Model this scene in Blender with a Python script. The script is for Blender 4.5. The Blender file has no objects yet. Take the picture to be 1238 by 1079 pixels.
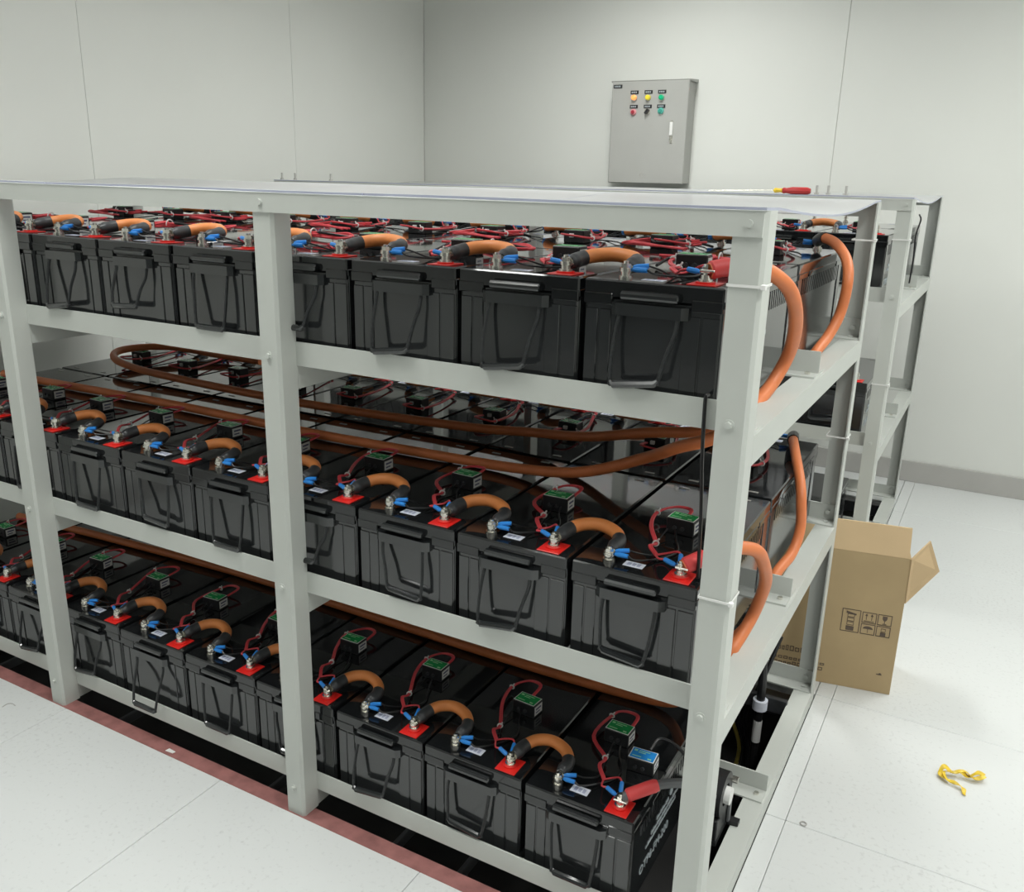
import bpy, math, random
from mathutils import Vector, Matrix

random.seed(7)
SC = bpy.context.scene
COL = SC.collection

# ------------------------------------------------------------------ camera
yaw, pitch, roll, FPX = math.radians(28.813), math.radians(-16.825), math.radians(1.3436), 1071.44
fwd = Vector((-math.sin(yaw) * math.cos(pitch), math.cos(yaw) * math.cos(pitch), math.sin(pitch)))
rt = Vector((math.cos(yaw), math.sin(yaw), 0))
up = rt.cross(fwd)
r2 = math.cos(roll) * rt + math.sin(roll) * up
u2 = -math.sin(roll) * rt + math.cos(roll) * up
cd = bpy.data.cameras.new('camera')
cam = bpy.data.objects.new('camera', cd)
COL.objects.link(cam)
M = Matrix((r2, u2, -fwd)).transposed().to_4x4()
M.translation = Vector((0.31324, -1.30947, 1.45872))
cam.matrix_world = M
cd.sensor_fit = 'HORIZONTAL'
cd.sensor_width = 36.0
cd.lens = FPX / 1238 * 36.0
cd.clip_start = 0.02
SC.camera = cam

# ------------------------------------------------------------------ world + exposure
w = bpy.data.worlds.new('world')
SC.world = w
w.use_nodes = True
w.node_tree.nodes['Background'].inputs[0].default_value = (0.8, 0.85, 0.9, 1)
w.node_tree.nodes['Background'].inputs[1].default_value = 0.05
SC.view_settings.view_transform = 'Standard'
SC.view_settings.look = 'None'
SC.view_settings.gamma = 1.0
SC.view_settings.use_curve_mapping = False
SC.view_settings.exposure = -0.2

# ceiling lamps: (x, y, size x, size y, watts); their housings are built with the room
CEIL = 2.85
LAMPS = [(-1.3, 2.1, 0.3, 1.2, 34), (0.9, 2.1, 0.3, 1.2, 26), (2.8, 2.1, 0.3, 1.2, 17),
         (-1.3, -0.3, 0.3, 1.2, 34), (0.9, -0.3, 0.3, 1.2, 28), (2.8, -0.3, 0.3, 1.2, 17),
         (-1.3, -2.8, 0.3, 1.2, 9), (0.9, -2.8, 0.3, 1.2, 9), (2.8, -2.8, 0.3, 1.2, 9)]

# ------------------------------------------------------------------ materials
MATS = {}


def mat(name, col, rough=0.5, metal=0.0, spec=0.5, var=0.0, vscale=8.0, bump=0.0, bscale=200.0, coat=0.0, emit=None):
    if name in MATS:
        return MATS[name]
    m = bpy.data.materials.new(name)
    m.use_nodes = True
    nt = m.node_tree
    b = nt.nodes['Principled BSDF']
    b.inputs['Base Color'].default_value = (*col, 1)
    b.inputs['Roughness'].default_value = rough
    b.inputs['Metallic'].default_value = metal
    b.inputs['Specular IOR Level'].default_value = spec
    b.inputs['Coat Weight'].default_value = coat
    b.inputs['Coat Roughness'].default_value = 0.08
    if emit:
        b.inputs['Emission Color'].default_value = (*emit[0], 1)
        b.inputs['Emission Strength'].default_value = emit[1]
    tc = nt.nodes.new('ShaderNodeTexCoord')
    if var > 0:
        n = nt.nodes.new('ShaderNodeTexNoise')
        n.inputs['Scale'].default_value = vscale
        n.inputs['Detail'].default_value = 4
        nt.links.new(tc.outputs['Object'], n.inputs['Vector'])
        r = nt.nodes.new('ShaderNodeValToRGB')
        r.color_ramp.elements[0].position = 0.3
        r.color_ramp.elements[1].position = 0.7
        r.color_ramp.elements[0].color = (*[c * (1 - var) for c in col], 1)
        r.color_ramp.elements[1].color = (*[min(1, c * (1 + var)) for c in col], 1)
        nt.links.new(n.outputs['Fac'], r.inputs['Fac'])
        nt.links.new(r.outputs['Color'], b.inputs['Base Color'])
    if bump > 0:
        n2 = nt.nodes.new('ShaderNodeTexNoise')
        n2.inputs['Scale'].default_value = bscale
        n2.inputs['Detail'].default_value = 2
        nt.links.new(tc.outputs['Object'], n2.inputs['Vector'])
        bp = nt.nodes.new('ShaderNodeBump')
        bp.inputs['Strength'].default_value = bump
        bp.inputs['Distance'].default_value = 0.002
        nt.links.new(n2.outputs['Fac'], bp.inputs['Height'])
        nt.links.new(bp.outputs['Normal'], b.inputs['Normal'])
    MATS[name] = m
    return m


def speckle(name, col, dark, rough, scale, lo, hi):
    """speckled floor laminate"""
    m = mat(name, col, rough)
    nt = m.node_tree
    b = nt.nodes['Principled BSDF']
    tc = nt.nodes.new('ShaderNodeTexCoord')
    n = nt.nodes.new('ShaderNodeTexNoise')
    n.inputs['Scale'].default_value = scale
    n.inputs['Detail'].default_value = 3
    n3 = nt.nodes.new('ShaderNodeTexNoise')
    n3.inputs['Scale'].default_value = 3.0
    n3.inputs['Detail'].default_value = 5
    mp = nt.nodes.new('ShaderNodeMath')
    mp.operation = 'MULTIPLY_ADD'
    mp.inputs[1].default_value = 0.35
    geo = nt.nodes.new('ShaderNodeNewGeometry')
    nt.links.new(geo.outputs['Position'], n.inputs['Vector'])
    nt.links.new(geo.outputs['Position'], n3.inputs['Vector'])
    nt.links.new(n3.outputs['Fac'], mp.inputs[0])
    nt.links.new(n.outputs['Fac'], mp.inputs[2])
    r = nt.nodes.new('ShaderNodeValToRGB')
    r.color_ramp.elements[0].position = lo
    r.color_ramp.elements[1].position = hi
    r.color_ramp.elements[0].color = (*dark, 1)
    r.color_ramp.elements[1].color = (*col, 1)
    nt.links.new(mp.outputs[0], r.inputs['Fac'])
    nt.links.new(r.outputs['Color'], b.inputs['Base Color'])
    return m


def sheet_material():
    """clear acrylic: mirror-like at a grazing angle, clear from above"""
    m = bpy.data.materials.new('clear_acrylic')
    m.use_nodes = True
    nt = m.node_tree
    for n in list(nt.nodes):
        nt.nodes.remove(n)
    out = nt.nodes.new('ShaderNodeOutputMaterial')
    tr = nt.nodes.new('ShaderNodeBsdfTransparent')
    tr.inputs['Color'].default_value = (0.93, 0.94, 0.95, 1)
    gl = nt.nodes.new('ShaderNodeBsdfGlossy')
    gl.inputs['Roughness'].default_value = 0.16
    gl.inputs['Color'].default_value = (0.95, 0.96, 0.97, 1)
    fr = nt.nodes.new('ShaderNodeFresnel')
    fr.inputs['IOR'].default_value = 1.5
    mx = nt.nodes.new('ShaderNodeMixShader')
    nt.links.new(fr.outputs[0], mx.inputs[0])
    nt.links.new(tr.outputs[0], mx.inputs[1])
    nt.links.new(gl.outputs[0], mx.inputs[2])
    df = nt.nodes.new('ShaderNodeBsdfDiffuse')
    df.inputs['Color'].default_value = (0.86, 0.87, 0.88, 1)
    tl = nt.nodes.new('ShaderNodeBsdfTranslucent')
    tl.inputs['Color'].default_value = (0.86, 0.87, 0.88, 1)
    m2 = nt.nodes.new('ShaderNodeMixShader')
    m2.inputs[0].default_value = 0.5
    nt.links.new(df.outputs[0], m2.inputs[1])
    nt.links.new(tl.outputs[0], m2.inputs[2])
    m3 = nt.nodes.new('ShaderNodeMixShader')
    m3.inputs[0].default_value = 0.55
    nt.links.new(mx.outputs[0], m3.inputs[1])
    nt.links.new(m2.outputs[0], m3.inputs[2])
    nt.links.new(m3.outputs[0], out.inputs['Surface'])
    return m


PAINT = mat('rack_paint', (0.55, 0.57, 0.535), 0.42, var=0.03, vscale=5)
WALLM = mat('wall_panel_paint', (0.76, 0.77, 0.735), 0.5, var=0.012, vscale=2)
CEILM = mat('ceiling_paint', (0.8, 0.8, 0.78), 0.7, var=0.02)
SEAM = mat('seam_filler', (0.62, 0.62, 0.59), 0.7)
FRONTM = mat('front_wall_darkened', (0.20, 0.21, 0.21), 0.6, var=0.03)  # unseen wall, darkened in colour so the battery fronts reflect less light
TILE = speckle('floor_laminate', (0.66, 0.675, 0.67), (0.57, 0.58, 0.575), 0.38, 90, 0.40, 0.60)
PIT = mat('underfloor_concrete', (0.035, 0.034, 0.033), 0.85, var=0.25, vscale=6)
REDST = mat('red_primer_steel', (0.30, 0.125, 0.115), 0.6, var=0.25, vscale=25)
BASEB = mat('baseboard_steel', (0.46, 0.45, 0.43), 0.4, var=0.03)
CASE = mat('battery_case_plastic', (0.024, 0.026, 0.0275), 0.11, spec=1.0, var=0.2, vscale=6, bump=0.02, bscale=60)
LID = mat('battery_lid_plastic', (0.010, 0.011, 0.012), 0.05, spec=0.75, var=0.2, vscale=10, bump=0.05, bscale=18)
BRKT = mat('handle_plastic', (0.014, 0.016, 0.017), 0.2, spec=1.0, var=0.1)
ROPE = mat('handle_rope', (0.018, 0.02, 0.021), 0.5, var=0.3, vscale=150, bump=0.6, bscale=300)
SILV = mat('tinned_metal', (0.78, 0.76, 0.70), 0.25, metal=1.0, var=0.1, vscale=60)
REDP = mat('red_terminal_plastic', (0.75, 0.02, 0.015), 0.35, var=0.1)
ORANGE = mat('orange_cable_sheath', (0.84, 0.29, 0.085), 0.45, var=0.06, vscale=20)
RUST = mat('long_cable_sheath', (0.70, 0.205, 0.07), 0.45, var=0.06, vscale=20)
SHRINK = mat('black_heat_shrink', (0.04, 0.042, 0.045), 0.35, var=0.2, vscale=50)
REDW = mat('red_wire_sheath', (0.72, 0.07, 0.085), 0.4, var=0.08, vscale=40)
BLKW = mat('black_wire_sheath', (0.012, 0.012, 0.013), 0.35, var=0.2, vscale=40)
BLUE = mat('blue_crimp_plastic', (0.03, 0.26, 0.75), 0.35, var=0.08, vscale=40)
WHITE = mat('white_plastic', (0.8, 0.8, 0.78), 0.45, var=0.03)
STICK = mat('paper_sticker', (0.74, 0.77, 0.86), 0.5, var=0.04, vscale=60)
INK = mat('printed_ink', (0.10, 0.11, 0.2), 0.6, var=0.1)
HOUS = mat('module_housing', (0.014, 0.015, 0.016), 0.4, var=0.2, bump=0.05)
GREEN = mat('green_module_label', (0.012, 0.36, 0.085), 0.25, var=0.1, vscale=40)
BLUEL = mat('blue_module_label', (0.02, 0.28, 0.75), 0.25, var=0.1, vscale=40)
TRACE = mat('label_print', (0.35, 0.75, 0.4), 0.4, var=0.05)
REDB = mat('red_boot_rubber', (0.72, 0.07, 0.07), 0.45, var=0.08)
GREYC = mat('grey_cable_sheath', (0.13, 0.135, 0.14), 0.4, var=0.1)
LETTER = mat('white_lettering', (0.45, 0.50, 0.53), 0.5, var=0.05)
KRAFT = mat('kraft_cardboard', (0.46, 0.34, 0.185), 0.75, var=0.05, vscale=7, bump=0.1, bscale=80)
KRAFT_FLAP = mat('kraft_inside_and_lit_flap', (0.55, 0.40, 0.23), 0.75, var=0.05, vscale=7, bump=0.1, bscale=80)  # flap insides; on the front flap this paler tone is painted light
KINK = mat('carton_ink', (0.11, 0.08, 0.06), 0.7, var=0.2)
BOXG = mat('control_box_paint', (0.42, 0.42, 0.40), 0.45, var=0.02, bump=0.05, bscale=400)
YELL = mat('yellow_plastic_strip', (0.72, 0.50, 0.03), 0.35, var=0.25, vscale=60)
SHEET = sheet_material()
SHEETEDGE = mat('acrylic_cut_edge', (0.42, 0.44, 0.56), 0.3, var=0.05)


# ------------------------------------------------------------------ mesh helpers
class MB:
    def __init__(self):
        self.v = []
        self.f = []

    def add(self, vs, fs):
        o = len(self.v)
        self.v += [tuple(p) for p in vs]
        self.f += [tuple(i + o for i in q) for q in fs]
        return self

    def box(self, x0, x1, y0, y1, z0, z1):
        vs = [(x, y, z) for z in (z0, z1) for y in (y0, y1) for x in (x0, x1)]
        return self.add(vs, [(0, 2, 3, 1), (4, 5, 7, 6), (0, 1, 5, 4), (2, 6, 7, 3), (0, 4, 6, 2), (1, 3, 7, 5)])

    def cbox(self, x0, x1, y0, y1, z0, z1, c=0.003):
        """box with chamfered edges"""
        vs = []
        idx = {}
        X, Y, Z = (x0, x1), (y0, y1), (z0, z1)
        for i in (0, 1):
            for j in (0, 1):
                for k in (0, 1):
                    sx, sy, sz = (1 - 2 * i) * c, (1 - 2 * j) * c, (1 - 2 * k) * c
                    for ax, p in enumerate(((X[i], Y[j] + sy, Z[k] + sz), (X[i] + sx, Y[j], Z[k] + sz), (X[i] + sx, Y[j] + sy, Z[k]))):
                        idx[(i, j, k, ax)] = len(vs)
                        vs.append(p)
        F = []
        for s in (0, 1):
            F.append([idx[(s, a, b, 0)] for a, b in ((0, 0), (1, 0), (1, 1), (0, 1))][::(1 if s else -1)])
            F.append([idx[(a, s, b, 1)] for a, b in ((0, 0), (1, 0), (1, 1), (0, 1))][::(-1 if s else 1)])
            F.append([idx[(a, b, s, 2)] for a, b in ((0, 0), (1, 0), (1, 1), (0, 1))][::(1 if s else -1)])
        for a in (0, 1):
            for b in (0, 1):
                F.append((idx[(0, a, b, 1)], idx[(1, a, b, 1)], idx[(1, a, b, 2)], idx[(0, a, b, 2)]))
                F.append((idx[(a, 0, b, 0)], idx[(a, 1, b, 0)], idx[(a, 1, b, 2)], idx[(a, 0, b, 2)]))
                F.append((idx[(a, b, 0, 0)], idx[(a, b, 1, 0)], idx[(a, b, 1, 1)], idx[(a, b, 0, 1)]))
        for i in (0, 1):
            for j in (0, 1):
                for k in (0, 1):
                    F.append((idx[(i, j, k, 0)], idx[(i, j, k, 1)], idx[(i, j, k, 2)]))
        # orient outward
        cen = Vector(((x0 + x1) / 2, (y0 + y1) / 2, (z0 + z1) / 2))
        G = []
        for q in F:
            p = [Vector(vs[t]) for t in q]
            n = (p[1] - p[0]).cross(p[2] - p[0])
            if n.dot(sum(p, Vector()) / len(p) - cen) < 0:
                q = tuple(reversed(q))
            G.append(tuple(q))
        return self.add(vs, G)

    def prism(self, pts, axis, a, b):
        """extrude polygon; pts in the plane of the two other axes"""
        n = len(pts)

        def P(p, t):
            if axis == 'x':
                return (t, p[0], p[1])
            if axis == 'y':
                return (p[0], t, p[1])
            return (p[0], p[1], t)
        vs = [P(p, a) for p in pts] + [P(p, b) for p in pts]
        fs = [tuple(range(n)), tuple(range(2 * n - 1, n - 1, -1))]
        for i in range(n):
            j = (i + 1) % n
            fs.append((j, i, i + n, j + n))
        return self.add(vs, fs)

    def tube(self, pts, r, n=8, cap=True):
        pts = [Vector(p) for p in pts]
        rs = r if isinstance(r, (list, tuple)) else [r] * len(pts)
        T = []
        for i in range(len(pts)):
            a = pts[max(0, i - 1)]
            b = pts[min(len(pts) - 1, i + 1)]
            T.append((b - a).normalized())
        ref = Vector((0, 0, 1)) if abs(T[0].z) < 0.9 else Vector((1, 0, 0))
        N = (ref - T[0] * ref.dot(T[0])).normalized()
        vs = []
        for i, p in enumerate(pts):
            N = (N - T[i] * N.dot(T[i]))
            N = N.normalized() if N.length > 1e-6 else T[i].orthogonal().normalized()
            B = T[i].cross(N)
            for k in range(n):
                t = 2 * math.pi * k / n
                vs.append(p + (N * math.cos(t) + B * math.sin(t)) * rs[i])
        fs = []
        for i in range(len(pts) - 1):
            for k in range(n):
                k2 = (k + 1) % n
                fs.append((i * n + k, i * n + k2, (i + 1) * n + k2, (i + 1) * n + k))
        if cap:
            fs.append(tuple(range(n - 1, -1, -1)))
            o = (len(pts) - 1) * n
            fs.append(tuple(o + k for k in range(n)))
        return self.add(vs, fs)

    def cyl(self, p0, p1, r, n=12, r1=None):
        return self.tube([p0, p1], [r, r if r1 is None else r1], n)

    def ring(self, c, axis, R, r, n=20, m=8):
        pts = []
        c = Vector(c)
        a = Vector(axis).normalized()
        u = a.orthogonal().normalized()
        v = a.cross(u)
        vs = []
        for i in range(n):
            t = 2 * math.pi * i / n
            d = u * math.cos(t) + v * math.sin(t)
            for k in range(m):
                s = 2 * math.pi * k / m
                vs.append(c + d * (R + r * math.cos(s)) + a * r * math.sin(s))
        fs = []
        for i in range(n):
            for k in range(m):
                i2, k2 = (i + 1) % n, (k + 1) % m
                fs.append((i * m + k, i2 * m + k, i2 * m + k2, i * m + k2))
        return self.add(vs, fs)

    def mesh(self, name, m, smooth=True):
        me = bpy.data.meshes.new(name)
        me.from_pydata(self.v, [], self.f)
        me.update()
        me.materials.append(m)
        if smooth:
            me.polygons.foreach_set('use_smooth', [True] * len(me.polygons))
            me.set_sharp_from_angle(angle=math.radians(35))
        return me

    def build(self, name, m, parent=None, loc=(0, 0, 0), smooth=True):
        return link(name, self.mesh(name, m, smooth), parent, loc)


def link(name, me, parent=None, loc=(0, 0, 0), rz=0.0):
    o = bpy.data.objects.new(name, me)
    COL.objects.link(o)
    o.location = loc
    o.rotation_euler = (0, 0, rz)
    if parent is not None:
        o.parent = parent
    return o


def empty(name, loc=(0, 0, 0), rz=0.0):
    o = link(name, None, None, loc, rz)
    o.empty_display_size = 0.05
    return o


def tag(o, label, cat, group=None):
    o['label'] = label
    o['category'] = cat
    if group:
        o['group'] = group
    return o


def struct(o):
    o['kind'] = 'structure'
    return o


def copy_tree(o, parent=None):
    c = o.copy()
    COL.objects.link(c)
    c.parent = parent
    for ch in o.children:
        copy_tree(ch, c)
    return c


def spline(pts, k=8):
    """Catmull-Rom through the points"""
    P = [Vector(p) for p in pts]
    P = [P[0] * 2 - P[1]] + P + [P[-1] * 2 - P[-2]]
    out = []
    for i in range(1, len(P) - 2):
        p0, p1, p2, p3 = P[i - 1:i + 3]
        for j in range(k):
            t = j / k
            out.append(0.5 * ((2 * p1) + (p2 - p0) * t + (2 * p0 - 5 * p1 + 4 * p2 - p3) * t * t + (3 * p1 - p0 - 3 * p2 + p3) * t ** 3))
    out.append(P[-2])
    return out


def text_mesh(txt, size, m, name='lettering'):
    cu = bpy.data.curves.new(name, 'FONT')
    cu.body = txt
    cu.size = size
    cu.extrude = 0.0004
    cu.resolution_u = 2
    ob = bpy.data.objects.new(name, cu)
    COL.objects.link(ob)
    dg = bpy.context.evaluated_depsgraph_get()
    me = bpy.data.meshes.new_from_object(ob.evaluated_get(dg))
    bpy.data.objects.remove(ob)
    bpy.data.curves.remove(cu)
    me.name = name
    me.materials.clear()
    me.materials.append(m)
    return me


ORD = ['first', 'second', 'third', 'fourth', 'fifth', 'sixth', 'seventh', 'eighth', 'ninth', 'tenth', 'eleventh']

# ------------------------------------------------------------------ room shell
XL, YB_, XR, YF = -3.012, 3.512, 4.2, -5.0
FT = 0.604      # floor tile


def wall(name, bm):
    return struct(bm.build(name, SEAM, smooth=False))


wl = wall('wall_left', MB().box(XL - 0.10, XL - 0.008, YF - 0.1, YB_ + 0.1, -0.4, CEIL))
wb = wall('wall_back', MB().box(XL - 0.1, XR + 0.1, YB_ + 0.008, YB_ + 0.10, -0.4, CEIL))
wr = wall('wall_right', MB().box(XR + 0.008, XR + 0.1, YF - 0.1, YB_ + 0.1, -0.4, CEIL))
wf = wall('wall_front', MB().box(XL - 0.1, XR + 0.1, YF - 0.10, YF - 0.008, -0.4, CEIL))
PW = 1.192
y = YB_ - 0.002
edges = [YB_]
yy = 2.347
while yy > YF:
    edges.append(yy)
    yy -= PW
edges.append(YF)
for a, b in zip(edges[:-1], edges[1:]):
    MB().cbox(XL - 0.008, XL, b + 0.0008, a - 0.0008, 0.0, CEIL, 0.0008).build('wall_panel', WALLM, wl, smooth=False)
    MB().cbox(XR, XR + 0.008, b + 0.0008, a - 0.0008, 0.0, CEIL, 0.0008).build('wall_panel', WALLM, wr, smooth=False)
edges = [XL, -0.558, -0.558 + 2 * PW, XR]
for a, b in zip(edges[:-1], edges[1:]):
    MB().cbox(a + 0.0008, b - 0.0008, YB_, YB_ + 0.008, 0.0, CEIL, 0.0008).build('wall_panel', WALLM, wb, smooth=False)
    MB().cbox(a + 0.0008, b - 0.0008, YF - 0.008, YF, 0.0, CEIL, 0.0008).build('wall_panel', FRONTM, wf, smooth=False)
struct(MB().box(XL - 0.1, XR + 0.1, YF - 0.1, YB_ + 0.1, CEIL, CEIL + 0.1).build('ceiling', CEILM))
for nm, bm in (('baseboard_back', MB().cbox(XL + 0.012, XR - 0.012, YB_ - 0.012, YB_, 0.0, 0.109, 0.002)),
               ('baseboard_left', MB().cbox(XL, XL + 0.012, YF, YB_ - 0.001, 0.0, 0.109, 0.002)),
               ('baseboard_right', MB().cbox(XR - 0.012, XR, YF, YB_ - 0.001, 0.0, 0.109, 0.002)),
               ('baseboard_front', MB().cbox(XL + 0.012, XR - 0.012, YF, YF + 0.012, 0.0, 0.109, 0.002))):
    struct(bm.build(nm, BASEB, smooth=False))

# raised floor: slab below, tiles above, cut-outs under the racks
RACK_D = 1.15
RB_Y = 1.937
RXL = -2.777
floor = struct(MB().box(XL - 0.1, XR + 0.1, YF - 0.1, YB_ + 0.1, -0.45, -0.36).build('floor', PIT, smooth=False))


def tile(x0, x1, y0, y1):
    g = 0.0006
    MB().cbox(x0 + g, x1 - g, y0 + g, y1 - g, -0.035, 0.0, 0.0012).build('floor_tile', TILE, floor, smooth=False)


def grid_tiles(xs, ys):
    for a, b in zip(xs[:-1], xs[1:]):
        for c, d in zip(ys[:-1], ys[1:]):
            if b - a > 0.01 and d - c > 0.01:
                tile(a, b, c, d)


def steps(a, lo, hi):
    out = [lo]
    k = math.ceil((lo - a) / FT + 1e-6)
    while a + k * FT < hi - 0.02:
        if a + k * FT > lo + 0.02:
            out.append(a + k * FT)
        k += 1
    out.append(hi)
    return out


FRONT_Y = -0.006
xs_left = steps(-1.213, XL, 0.0)
xs_right = steps(0.049, 0.049, XR)
ys_all = steps(1.178, YF, YB_)
grid_tiles(xs_right, ys_all)                              # right of the racks
grid_tiles([0.001, 0.049], steps(1.178, YF, YB_))         # narrow filler strips beside the rack
grid_tiles(xs_left, steps(FRONT_Y, YF, FRONT_Y))          # in front of the front rack
grid_tiles(xs_left, [1.178, 1.91])                        # aisle between the racks
grid_tiles(xs_left, [RB_Y + 1.17, YB_])                   # behind the rear rack
grid_tiles([XL, RXL - 0.02], [FRONT_Y, 0.574, 1.178])
grid_tiles([XL, RXL - 0.02], [1.91, 2.386, RB_Y + 1.17])
# red primer steel bearers that carry the posts
for yb in (0.0, RB_Y):
    for y0 in (FRONT_Y + 0.001, 1.10):
        MB().cbox(RXL - 0.02, 0.0, yb + y0, yb + y0 + 0.045, -0.06, -0.004, 0.002).build('bearer', REDST if y0 < 1 else HOUS, floor, smooth=False)
# underfloor stringers in the pit
for x in (-2.42, -1.82, -1.215, -0.80, -0.61, -0.30):
    MB().cbox(x - 0.006, x + 0.006, 0.05, 1.10, -0.16, -0.13, 0.002).build('stringer', GREYC, floor, smooth=False)

# ceiling lamps
for i, (x, y, sx, sy, pw) in enumerate(LAMPS):
    t = empty('ceiling_lamp', (x, y, CEIL))
    f = MB()
    f.box(-sx / 2 - 0.02, sx / 2 + 0.02, -sy / 2 - 0.02, -sy / 2, -0.05, 0)
    f.box(-sx / 2 - 0.02, sx / 2 + 0.02, sy / 2, sy / 2 + 0.02, -0.05, 0)
    f.box(-sx / 2 - 0.02, -sx / 2, -sy / 2, sy / 2, -0.05, 0)
    f.box(sx / 2, sx / 2 + 0.02, -sy / 2, sy / 2, -0.05, 0)
    f.build('frame', WHITE, t, smooth=False)
    MB().box(-sx / 2, sx / 2, -sy / 2, sy / 2, -0.020, -0.012).build('diffuser', mat('lamp_diffuser', (0.9, 0.9, 0.9), 0.4, emit=((0.95, 1.0, 0.97), 4.0)), t, smooth=False)
    ld = bpy.data.lights.new('lamp_light', 'AREA')
    ld.shape = 'RECTANGLE'
    ld.size = sx
    ld.size_y = sy
    ld.energy = pw
    ld.color = (0.99, 1.0, 0.965)
    ld.spread = math.radians(152)
    lo = bpy.data.objects.new('lamp_light', ld)
    COL.objects.link(lo)
    lo.parent = t
    lo.location = (0, 0, -0.03)
    row = {2: 'the back wall', 1: 'the back wall', 0: 'the front rack', -1: 'the front rack', -3: 'the front wall'}[math.floor(y)]
    col_ = 'left' if x < 0 else ('middle' if x < 2 else 'right')
    tag(t, f'white linear ceiling lamp nearest {row}, {col_} of its row of three', 'lamp', 'linear lamps on the ceiling')

# ------------------------------------------------------------------ racks
POSTX = [0.0, -0.945, -1.836, -2.727]
LEVELS = [(1.0785, 1.128), (0.5632, 0.6125), (0.0441, 0.0920)]     # rail bottom and top at each shelf
TOPZ = 1.422
AW, AT = 0.05, 0.004          # angle iron width and thickness


def L_post(xr, side):
    """front leg in the xz plane, right leg in the yz plane; side -1 = front post, +1 = back post"""
    b = MB()
    if side < 0:
        pts = [(xr - AW, 0), (xr - 0.006, 0), (xr, 0.006), (xr, AW), (xr - AT, AW), (xr - AT, AT), (xr - AW, AT)]
    else:
        D = RACK_D
        pts = [(xr - AW, D - AT), (xr - AT, D - AT), (xr - AT, D - AW), (xr, D - AW), (xr, D - 0.004), (xr - 0.004, D), (xr - AW, D)]
    b.prism(pts[::-1], 'z', -0.004, TOPZ - (0.0))
    return b


def make_rack(y0, label):
    t = empty('battery_rack', (-1.36, y0, 0))
    off = (1.36, 0, 0)

    def part(nm, b, smooth=False):
        return b.build(nm, PAINT, t, off, smooth)
    for xr in POSTX:
        part('post', L_post(xr, -1))
        part('post', L_post(xr, 1))
    # top rails
    part('top_rail', MB().prism([(-AT, TOPZ), (AW, TOPZ), (AW, TOPZ - AT), (0, TOPZ - AT), (0, TOPZ - 0.037), (-AT, TOPZ - 0.037)], 'x', RXL, -0.006))
    part('top_rail', MB().prism([(RACK_D + AT, TOPZ), (RACK_D - AW, TOPZ), (RACK_D - AW, TOPZ - AT), (RACK_D, TOPZ - AT), (RACK_D, TOPZ - 0.037), (RACK_D + AT, TOPZ - 0.037)][::-1], 'x', RXL, -0.006))
    for li, (zb, zt) in enumerate(LEVELS):
        # rails between posts: front, middle, back
        part('front_rail', MB().prism([(0.048, zb), (0.098, zb), (0.098, zb + AT), (0.052, zb + AT), (0.052, zt), (0.048, zt)], 'x', RXL, -AT - 0.001))
        part('middle_rail', MB().prism([(0.545, zb), (0.645, zb), (0.645, zb + AT), (0.5955, zb + AT), (0.5955, zt), (0.5915, zt), (0.5915, zb + AT), (0.545, zb + AT)], 'x', RXL, -0.006))
        part('back_rail', MB().prism([(1.146, zb), (1.146, zt), (1.142, zt), (1.142, zb + AT), (1.096, zb + AT), (1.096, zb)], 'x', RXL, -AT - 0.001))
        # transverse beams at every post pair
        for xr in POSTX:
            h = 0.05 if li < 2 else 0.044
            part('cross_beam', MB().prism([(xr, zb - h), (xr, zb), (xr - AW, zb), (xr - AW, zb - AT), (xr - AT, zb - AT), (xr - AT, zb - h)], 'y', AW + 0.0005, RACK_D - AW - 0.0005))
        # bolts through the posts
        for xr in POSTX[:3]:
            b = MB()
            bx, bz = xr - 0.029, (zb + zt) / 2
            b.cyl((bx, 0.002, bz), (bx, -0.0015, bz), 0.009, 12)
            b.cyl((bx, -0.0015, bz), (bx, -0.006, bz), 0.006, 6)
            b.build('bolt', PAINT, t, off)
        b = MB()
        b.cyl((-0.028, 1.142, zb + 0.027), (-0.028, 1.136, zb + 0.027), 0.007, 6)
        b.build('bolt', PAINT, t, off)
        b = MB()
        b.cyl((-0.028, 1.12, zb + AT), (-0.028, 1.12, zb + 0.008), 0.006, 6)
        b.build('bolt', PAINT, t, off)
        for yy in (0.57, 0.62):
            MB().cyl((-0.025, yy, zb + AT), (-0.025, yy, zb + 0.009), 0.006, 6).build('bolt', SILV, t, off)
    for xr in POSTX[:3]:
        MB().cyl((xr - 0.026, -AT, TOPZ - 0.018), (xr - 0.026, -AT - 0.004, TOPZ - 0.018), 0.006, 8).build('bolt', PAINT, t, off)
    tag(t, label, 'rack')
    return t


rackA = make_rack(0.0, 'large white angle-iron battery rack with three shelves in the foreground')
rackB = make_rack(RB_Y, 'white angle-iron battery rack standing behind, nearer the back wall')

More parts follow.
